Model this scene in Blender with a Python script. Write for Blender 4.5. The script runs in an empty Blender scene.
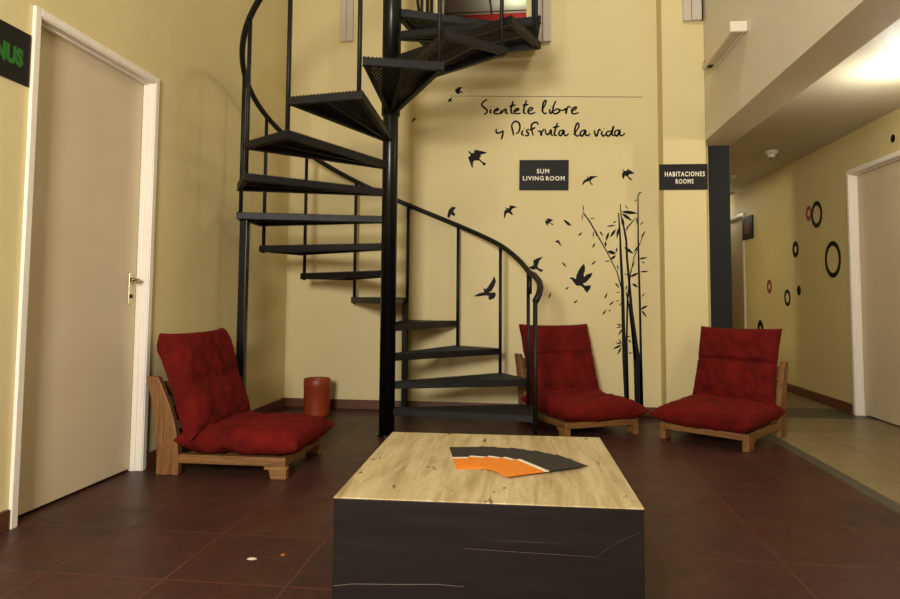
import bpy, bmesh, math, random
from mathutils import Vector, Matrix
random.seed(7)
S = bpy.context.scene
COL = S.collection
PI = math.pi

# ---------------------------------------------------------------- camera
cam = bpy.data.cameras.new('camera')
cam.sensor_width = 36.0
cam.sensor_fit = 'HORIZONTAL'
cam.lens = 650.0 / 900.0 * 36.0
cam.shift_y = -42.0 / 900.0
cam.clip_start = 0.02
camo = bpy.data.objects.new('camera', cam)
COL.objects.link(camo)
camo.matrix_world = Matrix(((0.993145, 0.000197, 0.116888, 0.0),
                            (0.116665, -0.063464, -0.991142, 0.0),
                            (0.007223, 0.997984, -0.063052, 0.9),
                            (0, 0, 0, 1)))
S.camera = camo

# ---------------------------------------------------------------- world, light, exposure
w = bpy.data.worlds.new('world')
S.world = w
w.use_nodes = True
w.node_tree.nodes['Background'].inputs[0].default_value = (0.9, 0.75, 0.5, 1)
w.node_tree.nodes['Background'].inputs[1].default_value = 0.02
S.view_settings.view_transform = 'Standard'
S.view_settings.look = 'None'
S.view_settings.exposure = 0.1
S.view_settings.gamma = 1.0
S.view_settings.use_curve_mapping = False


def area(name, loc, target, size, power, col=(1, 0.86, 0.6), size_y=None):
    l = bpy.data.lights.new(name, 'AREA')
    l.energy = power
    l.color = col
    l.size = size
    if size_y:
        l.shape = 'RECTANGLE'
        l.size_y = size_y
    o = bpy.data.objects.new(name, l)
    COL.objects.link(o)
    o.location = loc
    o.rotation_euler = (Vector(target) - Vector(loc)).to_track_quat('-Z', 'Y').to_euler()
    return o


def point(name, loc, r, power, col=(1, 0.86, 0.6)):
    l = bpy.data.lights.new(name, 'POINT')
    l.energy = power
    l.color = col
    l.shadow_soft_size = r
    o = bpy.data.objects.new(name, l)
    COL.objects.link(o)
    o.location = loc
    return o


area('hall_ceiling_light', (0.8, 2.9, 4.6), (0.7, 4.6, 1.2), 0.5, 22, (1, 0.95, 0.86))
area('entrance_light', (-0.75, -1.2, 1.75), (0.1, 4.8, 1.15), 0.7, 176, (1, 0.95, 0.86))
point('corridor_lamp_light', (2.16, 3.95, 2.06), 0.07, 16, (1, 0.96, 0.87))
point('side_room_light', (0.5, 7.2, 1.85), 0.10, 22, (1.0, 0.97, 0.72))
point('far_corridor_light', (2.35, 8.75, 2.05), 0.08, 2.5, (1, 0.96, 0.8))
point('upper_room_light', (-0.12, 7.9, 4.4), 0.10, 5, (0.85, 1.0, 0.85))


# ---------------------------------------------------------------- helpers
def tag(o, label=None, cat=None, group=None, kind=None):
    if label: o['label'] = label
    if cat: o['category'] = cat
    if group: o['group'] = group
    if kind: o['kind'] = kind
    return o


def empty(name, loc=(0, 0, 0), rz=0.0, label=None, cat=None, group=None, kind=None):
    o = bpy.data.objects.new(name, None)
    o.empty_display_size = 0.1
    COL.objects.link(o)
    o.location = loc
    o.rotation_euler = (0, 0, rz)
    return tag(o, label, cat, group, kind)


def obj(name, bm, mat, parent=None, smooth=False, bevel=0.0, segs=2):
    me = bpy.data.meshes.new(name)
    bmesh.ops.recalc_face_normals(bm, faces=bm.faces)
    bm.to_mesh(me)
    bm.free()
    for m in (mat if isinstance(mat, (list, tuple)) else [mat]):
        me.materials.append(m)
    if smooth:
        for p in me.polygons: p.use_smooth = True
    o = bpy.data.objects.new(name, me)
    COL.objects.link(o)
    if parent: o.parent = parent
    if bevel:
        b = o.modifiers.new('bevel', 'BEVEL')
        b.width = bevel
        b.segments = segs
        b.limit_method = 'ANGLE'
    return o


def BM(): return bmesh.new()


def box(bm, a, b, mi=0):
    x0, y0, z0 = a
    x1, y1, z1 = b
    v = [bm.verts.new(p) for p in ((x0, y0, z0), (x1, y0, z0), (x1, y1, z0), (x0, y1, z0),
                                   (x0, y0, z1), (x1, y0, z1), (x1, y1, z1), (x0, y1, z1))]
    for f in ((0, 3, 2, 1), (4, 5, 6, 7), (0, 1, 5, 4), (1, 2, 6, 5), (2, 3, 7, 6), (3, 0, 4, 7)):
        bm.faces.new([v[i] for i in f]).material_index = mi
    return v


def bar(bm, p, q, wd, ht, up=(0, 0, 1)):
    """rectangular bar from p to q, wd across, ht along up"""
    p, q, up = Vector(p), Vector(q), Vector(up)
    d = (q - p).normalized()
    s = d.cross(up)
    if s.length < 1e-6: s = Vector((1, 0, 0))
    s.normalize()
    u = s.cross(d).normalized()
    s *= wd / 2
    u *= ht / 2
    v = [bm.verts.new(c + a * s + b * u) for c in (p, q) for a, b in ((-1, -1), (1, -1), (1, 1), (-1, 1))]
    for f in ((0, 1, 2, 3), (7, 6, 5, 4), (0, 4, 5, 1), (1, 5, 6, 2), (2, 6, 7, 3), (3, 7, 4, 0)):
        bm.faces.new([v[i] for i in f])


def tube(bm, pts, r, n=10, cap=True):
    """round tube through points, parallel transported"""
    pts = [Vector(p) for p in pts]
    rs = r if isinstance(r, (list, tuple)) else [r] * len(pts)
    rings = []
    ref = None
    for i, p in enumerate(pts):
        d = (pts[min(i + 1, len(pts) - 1)] - pts[max(i - 1, 0)]).normalized()
        if ref is None:
            ref = Vector((0, 0, 1)) if abs(d.z) < 0.9 else Vector((1, 0, 0))
        s = d.cross(ref).normalized()
        ref = s.cross(d).normalized()
        rings.append([bm.verts.new(p + rs[i] * (math.cos(2 * PI * k / n) * s + math.sin(2 * PI * k / n) * ref)) for k in range(n)])
    for a, b in zip(rings, rings[1:]):
        for k in range(n):
            bm.faces.new((a[k], a[(k + 1) % n], b[(k + 1) % n], b[k])).smooth = True
    if cap:
        bm.faces.new(rings[0][::-1])
        bm.faces.new(rings[-1])


def lathe(bm, prof, c=(0, 0), n=40, axis='z', off=0.0):
    rings = []
    for r, z in prof:
        ring = []
        for k in range(n):
            a = 2 * PI * k / n
            ring.append(bm.verts.new((c[0] + r * math.cos(a), c[1] + r * math.sin(a), z)))
        rings.append(ring)
    for a, b in zip(rings, rings[1:]):
        for k in range(n):
            bm.faces.new((a[k], a[(k + 1) % n], b[(k + 1) % n], b[k]))
    return rings


def prism(bm, poly, z0, z1):
    a = [bm.verts.new((x, y, z0)) for x, y in poly]
    b = [bm.verts.new((x, y, z1)) for x, y in poly]
    n = len(poly)
    bm.faces.new(a[::-1])
    bm.faces.new(b)
    for i in range(n):
        bm.faces.new((a[i], a[(i + 1) % n], b[(i + 1) % n], b[i]))


def wallprism(bm, poly, y0, y1):
    """outline in (x, z) on the back wall, extruded in y"""
    a = [bm.verts.new((x, y0, z)) for x, z in poly]
    b = [bm.verts.new((x, y1, z)) for x, z in poly]
    n = len(poly)
    bm.faces.new(a)
    bm.faces.new(b[::-1])
    for i in range(n):
        bm.faces.new((a[i], b[i], b[(i + 1) % n], a[(i + 1) % n]))


# ---------------------------------------------------------------- materials
def srgb(r, g, b):
    f = lambda c: (c / 255) / 12.92 if c / 255 <= 0.04045 else ((c / 255 + 0.055) / 1.055) ** 2.4
    return (f(r), f(g), f(b), 1)


class M:
    """small node-material builder"""
    def __init__(s, name, col, rough=0.6, metal=0.0, spec=0.5):
        s.m = bpy.data.materials.new(name)
        s.m.use_nodes = True
        s.t = s.m.node_tree
        s.b = s.t.nodes['Principled BSDF']
        s.b.inputs['Base Color'].default_value = col
        s.b.inputs['Roughness'].default_value = rough
        s.b.inputs['Metallic'].default_value = metal
        s.b.inputs['Specular IOR Level'].default_value = spec
        s.co = s.t.nodes.new('ShaderNodeTexCoord')
        s.bumpn = None

    def n(s, kind, **kw):
        nd = s.t.nodes.new(kind)
        for k, v in kw.items():
            if k in nd.inputs: nd.inputs[k].default_value = v
            else: setattr(nd, k, v)
        return nd

    def link(s, a, b): s.t.links.new(a, b)

    def mapping(s, scale=(1, 1, 1), rot=(0, 0, 0), loc=(0, 0, 0), src='Object'):
        mp = s.t.nodes.new('ShaderNodeMapping')
        mp.inputs['Scale'].default_value = scale
        mp.inputs['Rotation'].default_value = rot
        mp.inputs['Location'].default_value = loc
        s.link(s.co.outputs[src], mp.inputs['Vector'])
        return mp.outputs[0]

    def noise(s, scale, detail=4, rough=0.6, vec=None, dist=0.0):
        nd = s.n('ShaderNodeTexNoise')
        nd.inputs['Scale'].default_value = scale
        nd.inputs['Detail'].default_value = detail
        nd.inputs['Roughness'].default_value = rough
        nd.inputs['Distortion'].default_value = dist
        s.link(vec if vec is not None else s.co.outputs['Object'], nd.inputs['Vector'])
        return nd.outputs['Fac']

    def ramp(s, fac, stops):
        r = s.t.nodes.new('ShaderNodeValToRGB')
        e = r.color_ramp.elements
        while len(e) < len(stops): e.new(0.5)
        for k, (p, c) in enumerate(stops):
            e[k].position = p
            e[k].color = c if len(c) == 4 else (*c, 1)
        s.link(fac, r.inputs[0])
        return r.outputs[0]

    def mix(s, fac, a, b, mode='MIX'):
        m = s.t.nodes.new('ShaderNodeMix')
        m.data_type = 'RGBA'
        m.blend_type = mode
        for k, x in ((0, fac), (6, a), (7, b)):
            if hasattr(x, 'is_linked') or hasattr(x, 'node'): s.link(x, m.inputs[k])
            else: m.inputs[k].default_value = x
        return m.outputs[2]

    def color(s, x): s.link(x, s.b.inputs['Base Color'])

    def rough(s, fac, lo, hi):
        mr = s.n('ShaderNodeMapRange')
        mr.inputs['To Min'].default_value = lo
        mr.inputs['To Max'].default_value = hi
        s.link(fac, mr.inputs[0])
        s.link(mr.outputs[0], s.b.inputs['Roughness'])

    def bump(s, fac, strength=0.3, dist=0.01):
        bp = s.n('ShaderNodeBump')
        bp.inputs['Strength'].default_value = strength
        bp.inputs['Distance'].default_value = dist
        s.link(fac, bp.inputs['Height'])
        if s.bumpn is not None: s.link(s.bumpn, bp.inputs['Normal'])
        s.bumpn = bp.outputs[0]
        s.link(bp.outputs[0], s.b.inputs['Normal'])


def wall_mat(name, c1, c2, rough=0.6):
    m = M(name, c1, rough)
    f = m.noise(1.3, 5, 0.6)
    m.color(m.ramp(f, [(0.3, c1), (0.72, c2)]))
    m.bump(m.noise(14, 5, 0.65), 0.12, 0.02)
    m.bump(m.noise(160, 2, 0.5), 0.08, 0.003)
    return m.m


YEL = wall_mat('yellow_wall_paint', srgb(214, 197, 144), srgb(220, 204, 152))
CREAM = wall_mat('cream_wall_paint', srgb(218, 208, 184), srgb(212, 201, 175))
CEIL = wall_mat('white_ceiling_paint', srgb(198, 190, 164), srgb(190, 181, 153))
CORW = wall_mat('corridor_wall_paint', srgb(212, 193, 138), srgb(204, 184, 128))
REDW = wall_mat('red_wall_paint', srgb(170, 20, 12), srgb(150, 16, 10))

m = M('beige_door_paint', srgb(214, 198, 168), 0.42)
f = m.noise(2.0, 4)
m.color(m.ramp(f, [(0.3, srgb(214, 198, 166)), (0.75, srgb(204, 187, 154))]))
m.bump(m.noise(9, 4), 0.06, 0.01)
DOOR = m.m
m = M('white_frame_paint', srgb(236, 226, 208), 0.4)
v = m.mapping((40, 40, 1.2))
f = m.noise(3, 4, 0.7, v)
m.color(m.ramp(f, [(0.25, srgb(205, 186, 160)), (0.42, srgb(238, 230, 214))]))
m.bump(f, 0.15, 0.004)
FRAME = m.m
m = M('grey_white_trim_paint', srgb(196, 184, 168), 0.5)
m.bump(m.noise(12), 0.08, 0.005)
TRIM = m.m
m = M('black_gap', srgb(18, 15, 13), 0.8)
BLACKGAP = m.m


def tile_mat(name, cols, size, grout, gw, rough, off=(0, 0, 0), bumps=0.25):
    m = M(name, cols[0], rough, spec=0.2)
    v = m.mapping((1 / size, 1 / size, 1), loc=off)
    br = m.n('ShaderNodeTexBrick')
    br.offset = 0.0
    br.squash = 1.0
    br.inputs['Scale'].default_value = 1.0
    br.inputs['Mortar Size'].default_value = gw
    br.inputs['Mortar Smooth'].default_value = 0.3
    br.inputs['Bias'].default_value = 0.0
    br.inputs['Brick Width'].default_value = 1.0
    br.inputs['Row Height'].default_value = 1.0
    br.inputs['Color1'].default_value = cols[0]
    br.inputs['Color2'].default_value = cols[1]
    br.inputs['Mortar'].default_value = grout
    m.link(v, br.inputs['Vector'])
    big = m.noise(2.3, 6, 0.62)
    c = m.mix(m.ramp(big, [(0.35, (0, 0, 0)), (0.7, (1, 1, 1))]), br.outputs['Color'], cols[2])
    fine = m.noise(38, 6, 0.7)
    c = m.mix(m.ramp(fine, [(0.35, (0, 0, 0)), (0.8, (0.8, 0.8, 0.8))]), c, cols[3])
    wear = m.noise(1.7, 5, 0.7)
    dust = m.noise(4.5, 7, 0.75, m.mapping((1, 1, 1), loc=(3, 7, 0)))
    c = m.mix(m.ramp(dust, [(0.52, (0, 0, 0)), (0.72, (0.55, 0.55, 0.55))]), c, cols[4])
    gf = m.n('ShaderNodeMath', operation='MULTIPLY')
    m.link(br.outputs['Fac'], gf.inputs[0])
    m.link(m.ramp(wear, [(0.38, (0.12, 0.12, 0.12)), (0.6, (1, 1, 1))]), gf.inputs[1])
    c = m.mix(gf.outputs[0], c, grout)
    sv = m.mapping((3.0, 60, 1), rot=(0, 0, 0.5))
    sc = m.noise(1.0, 3, 0.5, sv, 1.5)
    c = m.mix(m.ramp(sc, [(0.70, (0, 0, 0)), (0.78, (0.22, 0.22, 0.22))]), c, cols[5])
    m.color(c)
    m.rough(m.noise(6, 5, 0.7), rough - 0.12, rough + 0.18)
    inv = m.n('ShaderNodeMath', operation='SUBTRACT')
    inv.inputs[0].default_value = 1.0
    m.link(br.outputs['Fac'], inv.inputs[1])
    m.bump(inv.outputs[0], bumps, 0.003)
    m.bump(m.noise(55, 4), 0.10, 0.003)
    return m.m


FLOOR = tile_mat('dark_red_floor_tile', [srgb(76, 44, 37), srgb(60, 39, 34), srgb(86, 48, 40), srgb(34, 26, 23), srgb(80, 62, 52), srgb(130, 84, 68)], 0.405,
                 srgb(98, 55, 46), 0.009, 0.38, off=(0.84, 0.03, 0))
BEIGE = tile_mat('beige_floor_tile', [srgb(140, 124, 90), srgb(130, 114, 82), srgb(148, 132, 98), srgb(120, 104, 74), srgb(146, 130, 100), srgb(160, 146, 116)], 0.33,
                 srgb(98, 84, 58), 0.012, 0.36, off=(0.0, 0.25, 0))
m = M('grey_floor_strip', srgb(74, 68, 58), 0.45)
m.color(m.ramp(m.noise(20), [(0.3, srgb(66, 62, 54)), (0.7, srgb(82, 76, 64))]))
STRIP = m.m


def wood_mat(name, c1, c2, c3, scale=(3, 30, 30), rough=0.5):
    m = M(name, c1, rough)
    v = m.mapping(scale)
    f = m.noise(1.6, 6, 0.6, v, 0.6)
    f2 = m.noise(6, 4, 0.6, v, 0.2)
    c = m.ramp(f, [(0.28, c2), (0.5, c1), (0.75, c3)])
    c = m.mix(m.ramp(f2, [(0.45, (0, 0, 0)), (0.7, (0.6, 0.6, 0.6))]), c, c2)
    m.color(c)
    m.bump(f2, 0.15, 0.003)
    return m.m


WOODX = wood_mat('oiled_pine_wood', srgb(134, 92, 46), srgb(80, 50, 24), srgb(156, 112, 60), (3, 34, 34))
WOODZ = wood_mat('oiled_pine_wood_upright', srgb(132, 88, 44), srgb(78, 48, 23), srgb(152, 108, 58), (34, 34, 3))
WOODY = wood_mat('oiled_pine_wood_cross', srgb(134, 92, 46), srgb(80, 50, 24), srgb(156, 112, 60), (34, 3, 34))
BASEM = wood_mat('brown_baseboard', srgb(100, 58, 36), srgb(72, 38, 24), srgb(124, 76, 48), (6, 6, 40), 0.4)


def fabric(name, c1, c2, c3):
    m = M(name, c1, 0.92, spec=0.15)
    f = m.noise(9, 6, 0.7)
    f2 = m.noise(70, 4, 0.7)
    c = m.ramp(f, [(0.3, c2), (0.5, c1), (0.72, c3)])
    c = m.mix(m.ramp(f2, [(0.4, (0, 0, 0)), (0.75, (0.7, 0.7, 0.7))]), c, c2)
    m.color(c)
    m.b.inputs['Sheen Weight'].default_value = 0.25
    m.b.inputs['Sheen Roughness'].default_value = 0.5
    m.b.inputs['Sheen Tint'].default_value = c3
    m.bump(m.noise(24, 6, 0.75), 0.6, 0.014)
    m.bump(m.noise(240, 2), 0.2, 0.002)
    return m.m


FAB = fabric('red_cushion_fabric', srgb(104, 18, 13), srgb(72, 12, 9), srgb(124, 24, 17))
SEAM = M('dark_red_seam', srgb(96, 14, 12), 0.95, spec=0.1).m

m = M('black_stair_paint', srgb(24, 23, 23), 0.5, spec=0.35)
f = m.noise(22, 5, 0.7)
m.color(m.ramp(f, [(0.3, srgb(12, 11, 11)), (0.75, srgb(22, 20, 19))]))
m.rough(f, 0.4, 0.65)
m.bump(m.noise(60, 3), 0.1, 0.002)
IRON = m.m
m = M('black_gloss_pole_paint', srgb(11, 11, 12), 0.28, spec=0.35)
m.bump(m.noise(18, 3), 0.05, 0.004)
POLE = m.m

m = M('travertine_top', srgb(206, 178, 118), 0.4)
v = m.mapping((30, 3.0, 1), rot=(0, 0, 0.04))
f = m.noise(1.0, 8, 0.66, v, 0.5)
c = m.ramp(f, [(0.32, srgb(146, 124, 84)), (0.44, srgb(172, 151, 108)), (0.54, srgb(190, 172, 130)), (0.68, srgb(206, 190, 150))])
f2 = m.noise(60, 5, 0.75)
c = m.mix(m.ramp(f2, [(0.42, (0.0, 0.0, 0.0)), (0.7, (0.55, 0.55, 0.55))]), c, srgb(170, 140, 88))
v2 = m.mapping((26, 9, 1))
f3 = m.noise(1.0, 3, 0.5, v2, 0.3)
c = m.mix(m.ramp(f3, [(0.68, (0, 0, 0)), (0.72, (0.9, 0.9, 0.9))]), c, srgb(70, 54, 36))
m.color(c)
m.rough(f, 0.3, 0.5)
STONE = m.m
m = M('dark_brown_table_panel', srgb(50, 38, 34), 0.55, spec=0.12)
v = m.mapping((2.0, 2.0, 26), rot=(0, 0.03, 0))
f = m.noise(1.4, 7, 0.7, v, 0.4)
c = m.ramp(f, [(0.3, srgb(24, 18, 17)), (0.6, srgb(31, 24, 21)), (0.8, srgb(38, 29, 26))])
v2 = m.mapping((1.1, 1.1, 60), rot=(0, 0.05, 0))
f2 = m.noise(1.0, 2, 0.4, v2, 0.6)
c = m.mix(m.ramp(f2, [(0.735, (0, 0, 0)), (0.75, (0.35, 0.35, 0.35)), (0.765, (0, 0, 0))]), c, srgb(90, 76, 66))
m.color(c)
m.rough(f, 0.45, 0.62)
PANEL = m.m
SCR = M('pale_scratch', srgb(104, 86, 76), 0.8).m

m = M('orange_pot_glaze', srgb(176, 74, 34), 0.45)
m.color(m.ramp(m.noise(5), [(0.3, srgb(134, 50, 22)), (0.7, srgb(154, 64, 30))]))
POT = m.m
CHAR = M('charcoal_print', srgb(38, 35, 37), 0.55, spec=0.25).m
ORNG = M('orange_print', srgb(220, 126, 34), 0.55, spec=0.25).m
WPAP = M('white_paper', srgb(226, 214, 190), 0.55).m
SIGNB = M('black_sign_plastic', srgb(27, 25, 21), 0.55, spec=0.25).m
SIGNW = M('cream_sign_lettering', srgb(244, 238, 214), 0.6).m
SIGNG = M('green_sign_lettering', srgb(34, 104, 24), 0.6).m
VINYL = M('black_wall_vinyl', srgb(11, 9, 11), 0.6, spec=0.2).m
VINYLR = M('dark_red_wall_vinyl', srgb(132, 26, 26), 0.5).m
m = M('black_column_paint', srgb(26, 25, 27), 0.6, spec=0.25)
m.bump(m.noise(20), 0.08, 0.004)
COLM = m.m
WPL = M('white_plastic', srgb(226, 218, 196), 0.4).m
m = M('frosted_diffuser', srgb(214, 200, 172), 0.35)
DIFF = m.m
CHROME = M('nickel_metal', srgb(190, 180, 150), 0.25, 1.0).m
REDLED = M('red_indicator', srgb(220, 60, 70), 0.4).m


def glow(name, col, strength):
    m = M(name, col, 0.5)
    m.b.inputs['Emission Color'].default_value = col
    m.b.inputs['Emission Strength'].default_value = strength
    return m.m


GLOW = glow('lit_lamp_glass', (1, 0.93, 0.75, 1), 6.0)
GLOWU = glow('lit_tube_lamp', (0.85, 1.0, 0.88, 1), 5.0)

# ---------------------------------------------------------------- structure
def struct(name, bm, mat, bevel=0.0):
    return tag(obj(name, bm, mat, bevel=bevel), kind='structure')


XL, XR, YB, XB0, XB1, ZS, ZC = -1.985, 2.60, 5.225, 1.345, 1.583, 2.108, 2.26
YN, YF = -2.5, 9.6
b = BM(); box(b, (XL - .15, YN, -.1), (1.575, YB + .17, 0)); struct('floor', b, FLOOR)
b = BM(); box(b, (1.575, YN, -.1), (1.65, 5.37, 0)); box(b, (1.575, 5.395, -.1), (XR + .15, 5.85, 0)); box(b, (1.65, 5.37, -.1), (XR + .15, 5.395, 0))
struct('floor_strip', b, STRIP)
b = BM(); box(b, (1.65, YN, -.1), (XR + .15, 5.37, 0)); box(b, (1.575, 5.85, -.1), (XR + .15, YF, 0)); struct('floor_corridor', b, BEIGE)
# left wall with the door opening (y 2.37-3.22)
D0, D1, DZ = 2.375, 3.215, 2.045
b = BM()
box(b, (XL - .15, YN, 0), (XL, D0, 5.2)); box(b, (XL - .15, D1, 0), (XL, YB, 5.2)); box(b, (XL - .15, D0, DZ), (XL, D1, 5.2))
struct('wall_left', b, YEL)
# back wall with the upper doorway (x -0.70..0, z 3.0-5.0)
b = BM()
box(b, (XL - .15, YB, 0), (1.41, YB + .15, 3.0)); box(b, (XL - .15, YB, 3.0), (-0.70, YB + .15, 5.2)); box(b, (0.0, YB, 3.0), (1.583, YB + .15, 5.2))
box(b, (-0.70, YB, 4.98), (0.0, YB + .15, 5.2)); box(b, (1.41, YB, ZC + .1), (1.583, YB + .15, 3.0))
struct('wall_back', b, YEL)
b = BM(); box(b, (1.032, 5.035, 0), (1.343, YB, 5.2)); struct('wall_pillar', b, YEL)
b = BM(); box(b, (XB0, YN, ZS), (XB1, YB, 5.2)); struct('wall_right_upper', b, CREAM)
b = BM(); box(b, (1.41, YB + .005, 0), (1.571, 5.42, ZS + .03)); struct('wall_black_column', b, COLM)
b = BM(); box(b, (1.41, 5.42, 0), (1.571, 6.94, ZC)); box(b, (1.41, 7.75, 0), (1.571, YF, ZC)); box(b, (1.41, 6.94, 2.0), (1.571, 7.75, ZC)); struct('wall_corridor_left', b, CORW)
b = BM(); box(b, (0.1, 6.4, 0), (0.2, 8.1, ZC)); box(b, (0.2, 6.3, 0), (1.41, 6.4, ZC)); box(b, (0.2, 8.1, 0), (1.41, 8.2, ZC)); struct('wall_side_room', b, CORW)
b = BM(); box(b, (0.1, 6.3, -.1), (1.575, 8.2, 0)); struct('floor_side_room', b, STRIP)
b = BM(); box(b, (0.1, 6.3, ZC), (1.41, 8.2, ZC + .1)); struct('ceiling_side_room', b, CEIL)
b = BM(); box(b, (1.41, YF, 0), (XR + .15, YF + .15, ZC)); struct('wall_corridor_end', b, CORW)
b = BM(); box(b, (XB1, YN, ZC), (XR + .15, YF, ZC + .1)); box(b, (1.41, YB, ZS + .03), (XB1, YF, ZC + .1)); struct('ceiling_corridor', b, CEIL)
# right wall with two door openings
E0, E1, EZ = 4.66, 5.555, 1.93
F0, F1, FZ = 8.15, 8.95, 1.93
b = BM()
for y0, y1 in ((YN, E0), (E1, F0), (F1, YF)): box(b, (XR, y0, 0), (XR + .15, y1, ZC))
box(b, (XR, E0, EZ), (XR + .15, E1, ZC)); box(b, (XR, F0, FZ), (XR + .15, F1, ZC))
struct('wall_right', b, CORW)
b = BM(); box(b, (XL - .15, YN - .15, 0), (XR + .15, YN, 5.2)); struct('wall_front', b, YEL)
b = BM(); box(b, (XL - .15, YN - .15, 5.2), (XB1, YB + .15, 5.3)); struct('ceiling', b, CEIL)
# upper room behind the doorway
b = BM(); box(b, (-2.0, 5.375, 2.9), (1.3, 8.4, 3.0)); struct('floor_upper', b, STRIP)
b = BM(); box(b, (-2.0, 5.375, 4.6), (1.3, 8.4, 4.7)); struct('ceiling_upper', b, CEIL)
b = BM(); box(b, (-2.1, 8.25, 3.0), (1.4, 8.4, 4.6)); struct('wall_upper_back', b, REDW)
b = BM(); box(b, (-2.1, 5.375, 3.0), (-2.0, 8.25, 4.6)); struct('wall_upper_left', b, YEL)
b = BM(); box(b, (1.3, 5.375, 3.0), (1.4, 8.25, 4.6)); struct('wall_upper_right', b, YEL)
b = BM()
for y in (7.2, 7.75, 8.16): box(b, (-1.99, y, 4.592), (1.29, y + .012, 4.6))
for x in (-1.2, -.45, .3): box(b, (x, 5.4, 4.592), (x + .012, 8.24, 4.6))
struct('trim_4', b, BLACKGAP)
# baseboards
b = BM(); box(b, (XL, YB - .014, 0), (1.032, YB, .075)); struct('baseboard_back', b, BASEM, .003)
b = BM(); box(b, (XL, YN, 0), (XL + .014, D0 - .035, .08)); box(b, (XL, D1 + .035, 0), (XL + .014, YB - .014, .08)); struct('baseboard_left', b, BASEM, .003)
b = BM(); box(b, (XR - .014, YN, 0), (XR, E0 - .05, .08)); box(b, (XR - .014, E1 + .05, 0), (XR, F0 - .05, .08)); box(b, (XR - .014, F1 + .05, 0), (XR, YF, .08))
struct('baseboard_right', b, BASEM, .003)
b = BM(); box(b, (1.020, 5.021, 0), (1.343, 5.035, .075)); box(b, (1.018, 5.021, 0), (1.032, YB - .014, .075)); struct('baseboard_pillar', b, BASEM, .003)
# trims beside the upper doorway and the faint seam
def trimpost(n, x0, x1, z0, y, gap):
    b = BM()
    xm = x0 + (x1 - x0) * .45
    box(b, (x0, y - .025, z0), (xm - .003, y, 5.19)); box(b, (xm + .003, y - .035, z0), (x1, y, 5.19)); box(b, (x0 + .002, y - .012, z0 + .004), (x1 - .002, y - .001, 5.19))
    if gap: box(b, (x1, y - .03, z0), (x1 + .012, y, 5.19), 1)
    struct(n, b, [TRIM, BLACKGAP])
trimpost('trim_1', -1.55, -1.45, 3.055, YB, False)
trimpost('trim_2', .075, .195, 2.985, YB, False)
trimpost('trim_3', 1.19, 1.322, 3.03, 5.035, True)
b = BM(); bar(b, (-.63, YB - .0005, 2.566), (.92, YB - .0005, 2.511), .003, .004); struct('trim_5', b, BASEM)


# doors: leaf, stepped frame, handle
def make_door(name, wall_x, sgn, y0, y1, zt, leafname='door_leaf', handle_y=None):
    """sgn +1: room lies on +x side of the wall"""
    root = empty(name, (wall_x, (y0 + y1) / 2, 0), kind='structure')
    ym = (y0 + y1) / 2
    X = lambda d: d * sgn
    def bx(bm, xa, xb, ya, yb, za, zb):
        box(bm, (min(X(xa), X(xb)), ya - ym, za), (max(X(xa), X(xb)), yb - ym, zb))
    b = BM(); bx(b, -.09, -.052, y0 + .012, y1 - .012, .012, zt - .012); obj('door_leaf', b, DOOR, root, bevel=.002)
    b = BM()
    # casing, jamb in two steps, stop
    for (a0, a1, s) in ((y0, y0, 1), (y1, y1, -1)):
        ya, yb = (a0 - .028, a0 + .004) if s == 1 else (a1 - .004, a1 + .028)
        bx(b, -.0, .016, ya, yb, 0, zt + .028)
        ya, yb = (a0 - .0, a0 + .010) if s == 1 else (a1 - .010, a1)
        bx(b, -.13, .012, ya, yb, 0, zt)
        ya, yb = (a0 - .0, a0 + .016) if s == 1 else (a1 - .016, a1)
        bx(b, -.050, -.022, ya, yb, 0, zt - .004)
    bx(b, 0, .016, y0 + .004, y1 - .004, zt - .004, zt + .028)
    bx(b, -.13, .012, y0 + .010, y1 - .010, zt - .010, zt)
    bx(b, -.050, -.022, y0 + .016, y1 - .016, zt - .018, zt - .010)
    obj('door_frame', b, FRAME, root, bevel=.0025)
    if handle_y is not None:
        hy = handle_y - ym
        b = BM()
        box(b, (X(-.052) - .0, hy - .018, .86), (X(-.048), hy + .018, 1.02))
        e = obj('handle_plate', b, CHROME, root, bevel=.002)
        b = BM()
        tube(b, [(X(-.05), hy, .985), (X(-.012), hy, .985), (X(-.004), hy - .012, 0.985), (X(-.002), hy - .05, .983), (X(-.004), hy - .068, .982)], [.010, .009, .009, .008, .006], 12)
        obj('door_handle', b, CHROME, root, smooth=True)
        b = BM()
        tube(b, [(X(-.05), hy, .90), (X(-.044), hy, .90)], .011, 14)
        obj('keyhole', b, IRON, root)
    return root


make_door('door_1', XL, 1, D0, D1, DZ, handle_y=3.155)
make_door('door_2', XR, -1, E0, E1, EZ)
make_door('door_3', XR, -1, F0, F1, FZ)
b = BM(); box(b, (XL - .2, D0 - .1, 0), (XL - .151, D1 + .1, DZ + .1)); struct('wall_behind_door', b, BLACKGAP)

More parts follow.
